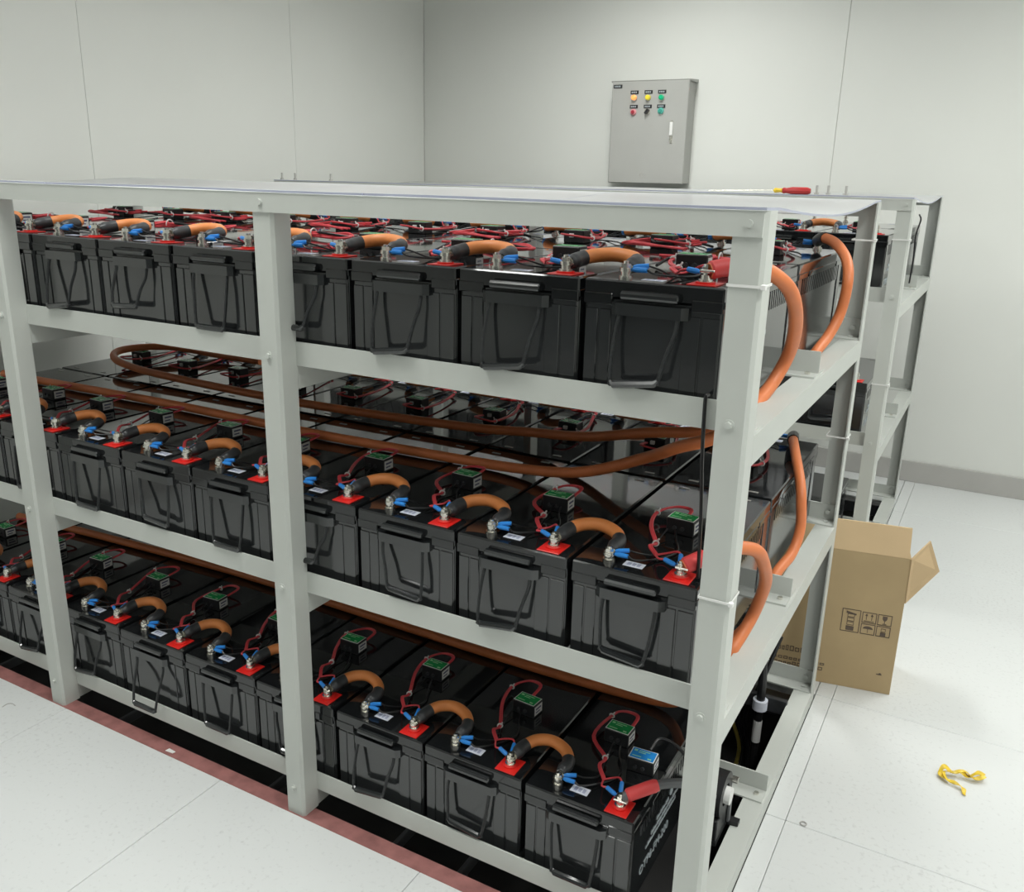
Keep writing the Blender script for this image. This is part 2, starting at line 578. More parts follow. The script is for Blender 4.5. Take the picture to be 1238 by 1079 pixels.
# clear cover sheets on the racks
def cover(x0, x1, y0, label, sag=0.022):
    t = empty('cover_sheet', ((x0 + x1) / 2, y0 + RACK_D / 2, TOPZ))
    nx, ny = 10, 14
    b = MB()
    e = MB()
    th = 0.004
    ya, yb = y0 - 0.006, y0 + RACK_D + 0.006

    def zz(x, yv):
        s = max(0.0, math.sin(math.pi * (yv - ya - 0.055) / (yb - ya - 0.11))) if ya + 0.055 < yv < yb - 0.055 else 0
        return TOPZ + 0.0012 - sag * s + 0.0006 * math.sin(9 * x + 5 * yv)
    vs, fs = [], []
    for k in (0, 1):
        for i in range(nx + 1):
            for j in range(ny + 1):
                x = x0 + 0.0015 + (x1 - x0 - 0.003) * i / nx
                yv = ya + (yb - ya) * j / ny
                vs.append((x, yv, zz(x, yv) + (th if k else 0)))
    A = (nx + 1) * (ny + 1)
    for i in range(nx):
        for j in range(ny):
            q = [i * (ny + 1) + j, (i + 1) * (ny + 1) + j, (i + 1) * (ny + 1) + j + 1, i * (ny + 1) + j + 1]
            fs.append(tuple(A + p for p in q))
    ev = list(vs)
    ef = []
    for j in range(ny):
        for i in (0, nx):
            p, q = i * (ny + 1) + j, i * (ny + 1) + j + 1
            ef.append((p, q, q + A, p + A) if i == 0 else (q, p, p + A, q + A))
    for i in range(nx):
        for j in (0, ny):
            p, q = i * (ny + 1) + j, (i + 1) * (ny + 1) + j
            ef.append((q, p, p + A, q + A) if j == 0 else (p, q, q + A, p + A))
    c = ((x0 + x1) / 2, y0 + RACK_D / 2, TOPZ)
    sh = lambda L: [(p[0] - c[0], p[1] - c[1], p[2] - c[2]) for p in L]
    MB().add(sh(vs), fs).build('pane', SHEET, t)
    MB().add(sh(ev), ef).build('cut_edge', SHEETEDGE, t)
    tag(t, label, 'cover', 'clear cover sheets on the racks')


cover(-0.72, -0.001, 0, 'clear plastic cover sheet, right end of the front rack top')
cover(-1.62, -0.72, 0, 'clear plastic cover sheet, middle of the front rack top')
cover(RXL, -1.62, 0, 'clear plastic cover sheet, left end of the front rack top')
cover(-1.4, -0.001, RB_Y, 'clear plastic cover sheet, right half of the rear rack top')
cover(RXL, -1.4, RB_Y, 'clear plastic cover sheet, left half of the rear rack top')

# ------------------------------------------------------------------ battery prototype
BW, BL, BH = 0.240, 0.522, 0.219
PITCH = 0.249


def case_mesh():
    b = MB()
    hx, hy = 0.117, 0.257
    b.cbox(-hx, hx, -hy, hy, 0, 0.19, 0.003)
    for s in (-1, 1):          # raised strips on the two short faces
        for x0, x1 in ((-0.116, -0.094), (-0.0905, -0.070), (0.056, 0.0835), (0.087, 0.116)):
            if s > 0:
                x0, x1 = -x1, -x0
            ya, yb = sorted((s * (hy - 0.002), s * (hy + 0.0022)))
            b.cbox(x0, x1, ya, yb, 0.012, 0.170, 0.001)
        # comb of small ribs along the top of the long sides
        n = 26
        for k in range(n):
            yv = -0.20 + 0.40 * k / (n - 1)
            xa, xb = sorted((s * (hx - 0.001), s * (hx + 0.002)))
            b.box(xa, xb, yv - 0.004, yv + 0.004, 0.150, 0.187)
        for yv in (-0.235, 0.235):
            xa, xb = sorted((s * (hx - 0.001), s * (hx + 0.0022)))
            b.cbox(xa, xb, yv - 0.018, yv + 0.018, 0.012, 0.187, 0.0008)
    return b.mesh('case', CASE, True)


def lid_mesh():
    b = MB()
    b.cbox(-BW / 2, BW / 2, -BL / 2, BL / 2, 0.189, BH, 0.0028)
    for s in (-1, 1):
        for x0, x1 in ((-0.1195, -0.068), (0.068, 0.1195)):
            ya, yb = sorted((s * 0.255, s * 0.2628))
            b.cbox(x0, x1, ya, yb, 0.178, 0.197, 0.0015)
        xa, xb = sorted((s * 0.113, s * 0.1212))
        for y0, y1 in ((-0.258, -0.17), (-0.15, 0.15), (0.17, 0.258)):
            b.cbox(xa, xb, y0, y1, 0.185, 0.198, 0.0015)
    return b.mesh('lid', LID, True)


def bracket_mesh():
    b = MB()
    b.prism([(-0.056, -0.274), (0.056, -0.274), (0.066, -0.266), (0.066, -0.256), (-0.066, -0.256), (-0.066, -0.266)], 'z', 0.164, 0.184)
    return b.mesh('handle_bracket', BRKT)


def bar_mesh():
    b = MB()
    b.tube([(-0.050, -0.268, 0.197), (-0.048, -0.268, 0.197), (0.048, -0.268, 0.197), (0.050, -0.268, 0.197)], [0.005, 0.0078, 0.0078, 0.005], 10)
    return b.mesh('handle_bar', BRKT)


def rope_pts(v):
    dx, drop, out, skew = v
    y0 = -0.268
    L = [(-0.050, y0, 0.166), (-0.050 + skew * 0.3, y0 - 0.004, 0.14), (-0.046 + skew * 0.8, y0 - out * 0.7, 0.166 - drop * 0.6), (-0.042 + skew, y0 - out, 0.172 - drop), (-0.036 + skew, y0 - out, 0.166 - drop)]
    R = [(0.036 + skew, y0 - out, 0.166 - drop + dx), (0.042 + skew, y0 - out, 0.172 - drop + dx), (0.047 + skew * 0.7, y0 - out * 0.7, 0.166 - drop * 0.6 + dx), (0.050 + skew * 0.2, y0 - 0.004, 0.14), (0.050, y0, 0.166)]
    return L, R


HVAR = [(0.0, 0.116, 0.012, 0.0), (0.010, 0.116, 0.018, -0.012), (-0.006, 0.100, 0.012, 0.010), (0.004, 0.094, 0.014, -0.02), (0.0, 0.125, 0.034, 0.004), (-0.008, 0.104, 0.008, -0.006)]
CASE_ME, LID_ME, BRK_ME, BAR_ME = case_mesh(), lid_mesh(), bracket_mesh(), bar_mesh()
HANDLE_ME = []
for v in HVAR:
    L, R = rope_pts(v)
    b = MB()
    b.tube(spline(L + R, 4), 0.0036, 6)
    g = MB()
    g.tube([L[-2], L[-1], R[0], R[1]], [0.0042, 0.0068, 0.0068, 0.0042], 8)
    HANDLE_ME.append((b.mesh('carry_handle', ROPE), g.mesh('grip', BRKT)))
PADX, NEGX, TERY = 0.0775, -0.060, -0.228


def term_mesh():
    b = MB()
    b.cyl((0, 0, 0), (0, 0, 0.005), 0.0115, 14)
    b.cyl((0, 0, 0.005), (0, 0, 0.012), 0.0085, 12)
    b.cyl((0, 0, 0.0155), (0, 0, 0.018), 0.0105, 14)
    b.cyl((0, 0, 0.018), (0, 0, 0.025), 0.0082, 6)
    b.cyl((0, 0, 0.012), (0, 0, 0.029), 0.0045, 8)
    return b.mesh('terminal', SILV)


TERM_ME = term_mesh()
PAD_ME = MB().cbox(-0.0235, 0.0235, -0.027, 0.026, 0, 0.0022, 0.0008).cyl((0, 0, 0.0022), (0, 0, 0.005), 0.016, 16).mesh('terminal_pad', REDP)
STK_ME = MB().box(-0.019, 0.019, -0.011, 0.011, 0, 0.0006).mesh('sticker', STICK)
INK_ME = MB().box(-0.013, -0.006, -0.006, 0.006, 0.0006, 0.0009).box(-0.003, 0.003, -0.006, 0.006, 0.0006, 0.0009).box(0.006, 0.012, -0.006, 0.006, 0.0006, 0.0009).mesh('print', mat('pale_print', (0.42, 0.45, 0.6), 0.6, var=0.1))
VENT_ME = MB().cbox(-0.012, 0.012, -0.0035, 0.0035, 0, 0.0012, 0.0004).mesh('vent_slot', BASEB)


def letter_mesh():
    me = text_mesh('OTP6-FM-200', 0.030, LETTER)
    # text lies in its xy plane: x -> along +y of the battery, y -> up, on the right face
    for v in me.vertices:
        x, yv, z = v.co
        v.co = (0.1178 + z, -0.20 + x, 0.045 + yv)
    return me


LET_ME = letter_mesh()


def letter_small():
    b = MB()
    X0, X1 = 0.1175, 0.1183
    for k, (y0, y1, z) in enumerate(((-0.17, 0.02, 0.092), (-0.14, 0.05, 0.106), (-0.11, -0.03, 0.121))):
        n = int((y1 - y0) / 0.011)
        for i in range(n):
            yv = y0 + i * 0.011
            b.box(X0, X1, yv, yv + 0.008, z, z + (0.009 if (i * 7 + k) % 3 else 0.006))
    b.cyl((X0, -0.02, 0.136), (X1, -0.02, 0.136), 0.011, 16)
    return b.mesh('lettering', LETTER)


LETS_ME = letter_small()


def make_battery(full=True, lettered=False, hv=0, rz=0.0, loc=(0, 0, 0)):
    t = empty('battery', loc, rz)
    link('case', CASE_ME, t)
    link('lid', LID_ME, t)
    if full:
        link('handle_bracket', BRK_ME, t)
        link('handle_bar', BAR_ME, t)
        h = link('carry_handle', HANDLE_ME[hv][0], t)
        link('grip', HANDLE_ME[hv][1], h)
    link('terminal_pad', PAD_ME, t, (PADX, TERY, BH))
    link('terminal', TERM_ME, t, (PADX, TERY, BH + 0.0035))
    link('terminal', TERM_ME, t, (NEGX, TERY, BH))
    if full:
        s = link('sticker', STK_ME, t, (-0.012, -0.222, BH))
        link('print', INK_ME, s)
        link('vent_slot', VENT_ME, t, (0.07, 0.235, BH))
        link('vent_slot', VENT_ME, t, (-0.07, 0.235, BH))
    if lettered:
        link('lettering', LET_ME, t)
        link('lettering', LETS_ME, t)
    return t


# ------------------------------------------------------------------ jumper cable prototype
SPAN = 0.1115           # plus post of one battery to minus post of its right neighbour


def jumper_path():
    h = SPAN / 2
    return spline([(-h, 0.004, 0.0185), (-h + 0.003, 0.020, 0.0195), (-h + 0.006, 0.045, 0.023), (-h + 0.022, 0.072, 0.028), (0.0, 0.084, 0.031),
                   (h - 0.018, 0.072, 0.028), (h + 0.001, 0.045, 0.023), (h, 0.020, 0.0195), (h, 0.004, 0.0155)], 6)


JP = jumper_path()
n = len(JP)
JI = [3, 13, n - 14, n - 4]
J_SL = MB().tube(JP[JI[1]:JI[2] + 1], 0.0128, 12).mesh('sheath', ORANGE)
J_B = [MB().tube(JP[JI[0]:JI[1] + 2], [0.0095] + [0.0112] * 2 + [0.0125] + [0.0138] * (JI[1] + 2 - JI[0] - 4), 12).mesh('boot', SHRINK),
       MB().tube(JP[JI[2] - 1:JI[3] + 1], [0.0138] * (JI[3] + 1 - JI[2] + 1 - 4) + [0.0125] + [0.0112] * 2 + [0.0095], 12).mesh('boot', SHRINK)]


def lug(x, z):
    b = MB()
    pts = []
    for k in range(9):
        t = math.pi + math.pi * k / 8
        pts.append((x + 0.011 * math.cos(t), 0.011 * math.sin(t)))
    pts += [(x + 0.010, 0.016), (x - 0.010, 0.016)]
    b.prism(pts, 'z', z, z + 0.003)
    b.cyl((x, 0.010, z + 0.004), (x, 0.024, z + 0.006), 0.0088, 10)
    return b.mesh('lug', SILV)


J_L = [lug(-SPAN / 2, 0.0158), lug(SPAN / 2, 0.0123)]


def make_jumper(loc, rz):
    t = empty('jumper_cable', loc, rz)
    link('sheath', J_SL, t)
    link('boot', J_B[0], t)
    link('boot', J_B[1], t)
    link('lug', J_L[0], t)
    link('lug', J_L[1], t)
    return t


# ------------------------------------------------------------------ monitor module prototype
MH = 0.032
M_HO = MB().cbox(-0.029, 0.029, -0.020, 0.020, 0.0, MH, 0.0018).mesh('housing', HOUS)


def label_meshes(base, nm):
    l = MB().box(-0.0275, 0.0275, -0.0185, 0.0185, MH, MH + 0.0006).mesh(nm, WHITE)
    g = MB().box(-0.0255, 0.0255, -0.0165, 0.0165, MH + 0.0006, MH + 0.0011).mesh('colour_field', base)
    p = MB()
    z0, z1 = MH + 0.0011, MH + 0.0014
    p.box(-0.022, -0.015, 0.006, 0.012, z0, z1)
    p.box(-0.012, 0.012, 0.009, 0.011, z0, z1)
    p.box(-0.012, 0.004, 0.003, 0.005, z0, z1)
    p.box(0.012, 0.020, -0.013, -0.009, z0, z1)
    p.box(-0.021, -0.002, -0.011, -0.009, z0, z1)
    return l, g, p.mesh('print', TRACE)


M_G, M_B = label_meshes(GREEN, 'label'), label_meshes(BLUEL, 'label')
M_ST = MB().box(0.029, 0.0295, -0.016, 0.016, 0.005, 0.027).mesh('side_sticker', WHITE)
M_SP = MB().box(0.0295, 0.0298, -0.011, 0.011, 0.018, 0.022).box(0.0295, 0.0298, -0.011, 0.006, 0.010, 0.013).mesh('print', INK)
M_KN = MB().cyl((0.006, -0.020, 0.014), (0.006, -0.025, 0.014), 0.0042, 10).mesh('socket', SHRINK)
M_K2 = MB().cyl((-0.010, -0.020, 0.014), (-0.010, -0.025, 0.014), 0.0042, 10).mesh('socket', SHRINK)
M_PL = MB().cbox(-0.002, 0.010, 0.020, 0.027, 0.014, 0.024, 0.001).mesh('plug', WHITE)


def make_module(loc, rz, blue=False):
    t = empty('monitor_module', loc, rz)
    h = link('housing', M_HO, t)
    L, G, P = M_B if blue else M_G
    l = link('label', L, t)
    link('colour_field', G, l)
    link('print', P, l)
    s = link('side_sticker', M_ST, t)
    link('print', M_SP, s)
    link('socket', M_KN, t)
    link('socket', M_K2, t)
    link('plug', M_PL, t)
    return t


# ------------------------------------------------------------------ sensing leads (local to a battery, z = 0 on the lid)
def crimp(p0, p1):
    p0, p1 = Vector(p0), Vector(p1)
    return MB().tube([p0, p0.lerp(p1, 0.25), p1], [0.0028, 0.0048, 0.0044], 8)


def lead_variant(seed, my=0.0):
    rnd = random.Random(seed)
    j = lambda s: rnd.uniform(-s, s)
    T = Vector((PADX, TERY, 0.019))
    # red
    A = [T + Vector((-0.012, 0.006, 0.0)), T + Vector((-0.006, 0.014, 0.002))]
    Bq = [T + Vector((-0.036, 0.016, 0.002)), T + Vector((-0.014, 0.040, 0.006))]
    mrg = Vector((0.018 + j(.008), TERY + 0.045 + j(.006), 0.010))
    tie1 = Vector((-0.012 + j(.01), -0.125 + j(.012), 0.012))
    tie2 = Vector((-0.058 + j(.012), my + 0.018 + j(.015), 0.016))
    main = spline([mrg, (tie1 + mrg) / 2 + Vector((-0.012, 0, 0.004)), tie1, Vector((-0.050 + j(.01), my * 0.6 - 0.055 + j(.01), 0.012)), tie2, Vector((-0.032, my + 0.052, 0.022)), Vector((0.004, my + 0.046, 0.024)), Vector((0.006, my + 0.002, 0.019))], 5)
    red = [MB().tube(main, 0.0026, 6).mesh('wire', REDW), MB().tube([p + Vector((0.0035, 0.002, 0.001)) for p in main], 0.0022, 6).mesh('wire', REDW)]
    r = MB()
    r.tube(spline([Bq[0], Bq[0] + Vector((-0.012, 0.002, -.002)), mrg], 4), 0.0020, 6)
    red.append(r.mesh('wire', REDW))
    r = MB()
    r.tube(spline([Bq[1], Bq[1] + Vector((-0.010, 0.012, 0)), mrg + Vector((0.015, 0.012, 0.002)), mrg], 4), 0.0020, 6)
    red.append(r.mesh('wire', REDW))
    c1, c2 = crimp(A[0], Bq[0]).mesh('crimp', BLUE), crimp(A[1], Bq[1]).mesh('crimp', BLUE)
    ties = []
    for p, d in ((tie1, Vector((-.5, .8, 0))), (tie2, Vector((0, 1, .2)))):
        b = MB().ring(p + Vector((0.0015, 0.001, 0)), d, 0.0055, 0.0018, 10, 6)
        b.tube([p + Vector((0.004, 0, 0.004)), p + Vector((0.008, 0, 0.011))], 0.0018, 5)
        ties.append(b.mesh('tie', WHITE))
    # black
    N = Vector((NEGX, TERY, 0.0155))
    k1 = crimp(N + Vector((0.011, 0.002, 0)), N + Vector((0.036, 0.004, 0.0))).mesh('crimp', BLUE)
    k2 = crimp(N + Vector((0.009, 0.008, 0.003)), N + Vector((0.033, 0.018, 0.006))).mesh('crimp', BLUE)
    e1, e2 = N + Vector((0.036, 0.004, 0.0)), N + Vector((0.033, 0.018, 0.006))
    kb = MB()
    kb.tube(spline([e1, e1 + Vector((0.014, 0.004, -0.006)), Vector((0.022 + j(.006), -0.175 + j(.006), 0.004)), Vector((0.034 + j(.006), -0.13, 0.004)), Vector((0.020 + j(.006), my - 0.085, 0.010)), Vector((0.006, my - 0.052, 0.014))], 5), 0.0019, 6)
    blk = [kb.mesh('wire', BLKW)]
    kb = MB()
    kb.tube(spline([e2, e2 + Vector((0.016, 0.010, -0.006)), Vector((0.005 + j(.008), -0.165, 0.004)), Vector((0.0 + j(.01), my - 0.11, 0.004)), Vector((-0.010, my - 0.052, 0.014))], 5), 0.0016, 6)
    blk.append(kb.mesh('wire', BLKW))
    return red, c1, c2, ties, blk, k1, k2


BACK_MY = 0.055      # the back row carries its monitor boxes nearer the rack centre
LEADS = [lead_variant(s) for s in (1, 5, 9, 14)] + [lead_variant(s, BACK_MY) for s in (2, 6, 10, 15)]


def make_leads(loc, rz, v, small=False):
    red, c1, c2, ties, blk, k1, k2 = LEADS[v]
    t = empty('red_sensing_lead', loc, rz)
    for q in red:
        link('wire', q, t)
    link('crimp', c1, t)
    link('crimp', c2, t)
    for q in ties:
        link('tie', q, t)
    u = empty('black_sensing_lead', loc, rz)
    for q in blk:
        link('wire', q, u)
    link('crimp', k1, u)
    link('crimp', k2, u)
    return t, u


def bundle_variant(seed):
    rnd = random.Random(seed)
    red, blk = [], []
    for k in range(3):
        b = MB()
        j = lambda s=.008: rnd.uniform(-s, s)
        b.tube(spline([(-0.085 + j(), 0.020 + j(.02), 0.014 + .004 * k), (-0.04 + j(), 0.045 + j(), 0.010 + .005 * k), (0.02 + j(), 0.040 + j(), 0.014 + .004 * k),
                       (0.07 + j(), 0.06 + j(), 0.010 + .004 * k), (0.088 + j(), 0.10 + j(), 0.012), (0.05 + j(), 0.125 + j(), 0.012 + .003 * k), (-0.02 + j(), 0.115 + j(), 0.010), (-0.075 + j(), 0.13 + j(.02), 0.008)], 5), 0.0028, 6)
        red.append(b.mesh('wire', REDW))
    for k in range(1):
        b = MB()
        j = lambda s=.01: rnd.uniform(-s, s)
        b.tube(spline([(-0.09 + j(), -0.03 + j(), 0.006), (-0.06 + j(), 0.03 + j(), 0.020 + .004 * k), (0.0 + j(), 0.09 + j(), 0.016), (0.06 + j(), 0.03 + j(), 0.024), (0.092 + j(), 0.10 + j(), 0.01)], 5), 0.0032, 6)
        blk.append(b.mesh('wire', BLKW))
    t = MB().ring((0.02, 0.042, 0.020), (1, 0, 0), 0.011, 0.0018, 12, 6).mesh('tie', WHITE)
    return red, blk, t


BUNDLES = [bundle_variant(s) for s in (3, 8, 12)]

# ------------------------------------------------------------------ fill the racks
TIER = ['top', 'middle', 'bottom']
LIDZ = [1.3017, 0.7864, 0.2673]
RIGHT = {0: -0.0665, 1: -0.0675, 2: -0.150}
rnd = random.Random(21)


def place_rack(y0, rname, plan):
    """plan: (tier, row) -> (number of batteries, accessories, bundles)"""
    for (ti, row), (cnt, acc, bun) in plan.items():
        zl = LIDZ[ti]
        z0 = zl - BH
        rz = 0.0 if row == 0 else math.pi
        yc = y0 + (0.065 + BL / 2 if row == 0 else 0.600 + BL / 2)
        rowname = 'front row' if row == 0 else 'back row'
        where = f'{TIER[ti]} shelf, {rowname}, {rname}'
        for i in range(cnt):
            xc = RIGHT[ti] - PITCH * (i + 0.5)
            o = ORD[i]
            hv = rnd.randrange(len(HVAR))
            if hv == 4:
                hv = 0
            if ti == 2 and row == 0 and y0 == 0:
                hv = {5: 4, 0: 0, 1: 5, 2: 1}.get(i, hv)
            jx, jy = rnd.uniform(-.0015, .0015), rnd.uniform(-.002, .002)
            b = make_battery(True, lettered=(i == 0 and row == 0), hv=hv, rz=rz, loc=(xc + jx, yc + jy, z0))
            tag(b, f'black battery with rope handle, {o} from the right, {where}', 'battery', f'batteries in the {rowname} of the {TIER[ti]} shelf, {rname}')
            if acc:
                s = 1 if row == 0 else -1
                m = make_module((xc + rnd.uniform(-.014, .014), yc - s * (0.026 - BACK_MY * row + rnd.uniform(-.012, .012)), zl), rz + rnd.uniform(-.08, .08))
                tag(m, f'green-topped monitor box on the {o} battery from right, {where}', 'monitor box', f'green monitor boxes, {where}')
                r, k = make_leads((xc, yc, zl), rz, rnd.randrange(4) + 4 * row)
                tag(r, f'red sensing lead on the {o} battery from right, {where}', 'wire', f'red sensing leads, {where}')
                tag(k, f'black sensing lead on the {o} battery from right, {where}', 'wire', f'black sensing leads, {where}')
            if bun and (i + row) % 2 == 0:
                red, blk, tie = BUNDLES[rnd.randrange(len(BUNDLES))]
                t = empty('wire_bundle', (xc, yc, zl), rz)
                for q in red + blk:
                    link('wire', q, t)
                link('tie', tie, t)
                tag(t, f'red and black wire bundle on {o} battery from right, {where}', 'wire bundle', f'wire bundles, {where}')
            if i + 1 < cnt and acc:
                # plus post of battery i+1 (left) to minus post of battery i (right), mirrored for the back row
                xl, xr = xc - PITCH + PADX, xc + NEGX
                if row == 1:
                    xl, xr = xc - PITCH - NEGX, xc - PADX
                yj = yc + (TERY if row == 0 else -TERY)
                jp = make_jumper(((xl + xr) / 2, yj, zl), rz)
                tag(jp, f'orange jumper cable joining {o} and {ORD[i + 1]} batteries from right, {where}', 'cable', f'orange jumper cables, {where}')


place_rack(0.0, 'front rack', {(0, 0): (10, True, True), (0, 1): (10, True, True), (1, 0): (10, True, False), (1, 1): (10, True, False),
                               (2, 0): (10, True, False), (2, 1): (3, False, False)})
place_rack(RB_Y, 'rear rack', {(0, 0): (10, True, False), (0, 1): (2, False, False), (1, 0): (4, False, False), (2, 0): (4, False, False)})

# ------------------------------------------------------------------ long orange cables
def long_cable(pts, label, boot0=None, r=0.0125, k=8):
    t = empty('power_cable', pts[0])
    P = spline(pts, k)
    o = Vector(pts[0])
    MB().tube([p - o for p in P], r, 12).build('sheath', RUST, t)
    if boot0:
        q = [p - o for p in P[:k + 2]]
        MB().tube(q, [r * 0.9] + [r * 1.2] * (len(q) - 1), 12).build('boot', boot0, t)
        MB().cbox(-0.012, 0.012, -0.012, 0.012, -0.002, 0.002, 0.001).build('lug', SILV, t)
    tag(t, label, 'cable', 'long orange power cables')
    return t


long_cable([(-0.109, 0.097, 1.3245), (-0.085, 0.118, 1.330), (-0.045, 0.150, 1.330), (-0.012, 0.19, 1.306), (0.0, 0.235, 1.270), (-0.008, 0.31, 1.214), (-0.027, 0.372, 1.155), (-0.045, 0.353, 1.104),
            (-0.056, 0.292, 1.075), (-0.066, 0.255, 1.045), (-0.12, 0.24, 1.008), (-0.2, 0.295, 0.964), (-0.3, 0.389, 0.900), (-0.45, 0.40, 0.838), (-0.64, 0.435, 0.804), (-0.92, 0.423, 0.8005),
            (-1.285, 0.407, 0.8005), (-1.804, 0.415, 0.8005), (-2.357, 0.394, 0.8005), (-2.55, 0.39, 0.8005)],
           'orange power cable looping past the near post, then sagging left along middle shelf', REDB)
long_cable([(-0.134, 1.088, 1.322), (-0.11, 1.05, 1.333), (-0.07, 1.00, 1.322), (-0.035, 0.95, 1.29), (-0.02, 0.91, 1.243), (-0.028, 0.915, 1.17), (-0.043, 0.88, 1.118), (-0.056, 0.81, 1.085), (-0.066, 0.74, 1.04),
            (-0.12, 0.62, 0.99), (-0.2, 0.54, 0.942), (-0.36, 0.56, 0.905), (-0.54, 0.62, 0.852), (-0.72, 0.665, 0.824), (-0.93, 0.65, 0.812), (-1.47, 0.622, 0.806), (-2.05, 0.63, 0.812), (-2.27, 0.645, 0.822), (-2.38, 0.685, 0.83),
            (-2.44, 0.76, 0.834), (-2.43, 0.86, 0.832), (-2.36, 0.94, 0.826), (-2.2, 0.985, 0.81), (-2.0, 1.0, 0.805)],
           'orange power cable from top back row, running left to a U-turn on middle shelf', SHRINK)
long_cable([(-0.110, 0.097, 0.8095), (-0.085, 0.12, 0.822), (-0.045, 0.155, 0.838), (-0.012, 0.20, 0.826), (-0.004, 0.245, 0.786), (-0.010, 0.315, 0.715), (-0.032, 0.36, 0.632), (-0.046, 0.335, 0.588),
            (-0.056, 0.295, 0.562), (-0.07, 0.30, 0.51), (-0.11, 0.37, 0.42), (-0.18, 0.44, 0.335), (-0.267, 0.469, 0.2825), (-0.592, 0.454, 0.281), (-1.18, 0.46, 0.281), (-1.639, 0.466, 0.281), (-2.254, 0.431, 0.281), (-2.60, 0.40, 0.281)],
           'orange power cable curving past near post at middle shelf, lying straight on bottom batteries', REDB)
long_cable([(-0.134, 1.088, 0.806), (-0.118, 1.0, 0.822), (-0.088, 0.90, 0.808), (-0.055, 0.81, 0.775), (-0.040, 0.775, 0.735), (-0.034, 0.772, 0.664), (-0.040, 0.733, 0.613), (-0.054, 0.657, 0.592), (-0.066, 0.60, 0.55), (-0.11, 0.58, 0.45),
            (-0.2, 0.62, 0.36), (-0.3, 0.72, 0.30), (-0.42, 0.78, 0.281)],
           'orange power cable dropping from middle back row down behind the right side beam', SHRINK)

# grey outgoing cable at the bottom right battery with its red boot
o = Vector((-0.195, 0.098, 0.29))
t = empty('outgoing_cable', o)
P = spline([(0, 0, 0.0), (0.022, 0.02, 0.008), (0.06, 0.055, 0.018), (0.10, 0.085, 0.016), (0.125, 0.13, -0.02), (0.12, 0.20, -0.09), (0.115, 0.29, -0.14)], 8)
MB().tube(P, 0.0095, 10).build('sheath', GREYC, t)
MB().tube(P[3:16], [0.0105] + [0.0135] * 11 + [0.0115], 12).build('boot', REDB, t)
MB().cbox(-0.013, 0.016, -0.012, 0.012, -0.003, 0.001, 0.001).build('lug', SILV, t)
tag(t, 'grey cable with a red boot leaving the bottom right battery', 'cable')

# blue module on the bottom right battery
m = make_module((-0.203, 0.236, 0.2673), 0.06, blue=True)
tag(m, 'blue-topped monitor box on the rightmost bottom battery', 'monitor box')
P = spline([(-0.20, 0.27, 0.292), (-0.19, 0.30, 0.305), (-0.15, 0.30, 0.300), (-0.10, 0.29, 0.26), (-0.085, 0.33, 0.20), (-0.08, 0.37, 0.16)], 6)
o = Vector(P[0])
wire = MB().tube([p - o for p in P], 0.0035, 6).build('signal_wire', BLKW, None, o)
tag(wire, 'thin dark wire curving off the blue-topped monitor box', 'wire')

# current sensor ring beside the near post
t = empty('current_sensor', (-0.075, 0.40, 0.042))
b = MB()
for k in range(24):
    pass
seg = 28
vs, fs = [], []
for xk in (-0.016, 0.016):
    for i in range(seg):
        a_ = 2 * math.pi * i / seg
        ro = 0.052
        vs.append((xk, ro * math.cos(a_), 0.105 + ro * math.sin(a_)))
    for i in range(seg):
        a_ = 2 * math.pi * i / seg
        vs.append((xk, 0.026 * math.cos(a_), 0.105 + 0.026 * math.sin(a_)))
for i in range(seg):
    j = (i + 1) % seg
    fs += [(i, seg + i, seg + j, j), (2 * seg + i, 2 * seg + j, 3 * seg + j, 3 * seg + i), (i, j, 2 * seg + j, 2 * seg + i), (seg + j, seg + i, 3 * seg + i, 3 * seg + j)]
b = MB().add(vs, fs)
b.build('ring', HOUS, t)
MB().cbox(-0.015, 0.015, -0.050, 0.050, 0.012, 0.066, 0.002).build('body', HOUS, t)
MB().prism([(-0.018, -0.052), (0.016, -0.052), (0.016, 0.032), (0.042, 0.036), (0.042, 0.054), (-0.018, 0.056)], 'z', 0.003, 0.013).build('foot', HOUS, t, smooth=False)
MB().cbox(0.016, 0.022, 0.028, 0.042, 0.013, 0.09, 0.001).build('bracket', GREYC, t)
MB().cyl((-0.05, 0, 0.105), (0.028, 0, 0.105), 0.02, 14).build('busbar_stub', WHITE, t)
MB().cyl((0.016, 0.045, 0.118), (0.03, 0.045, 0.118), 0.008, 8).build('screw', SILV, t)
tag(t, 'black ring-shaped current sensor on the rack base beside the near post', 'sensor')

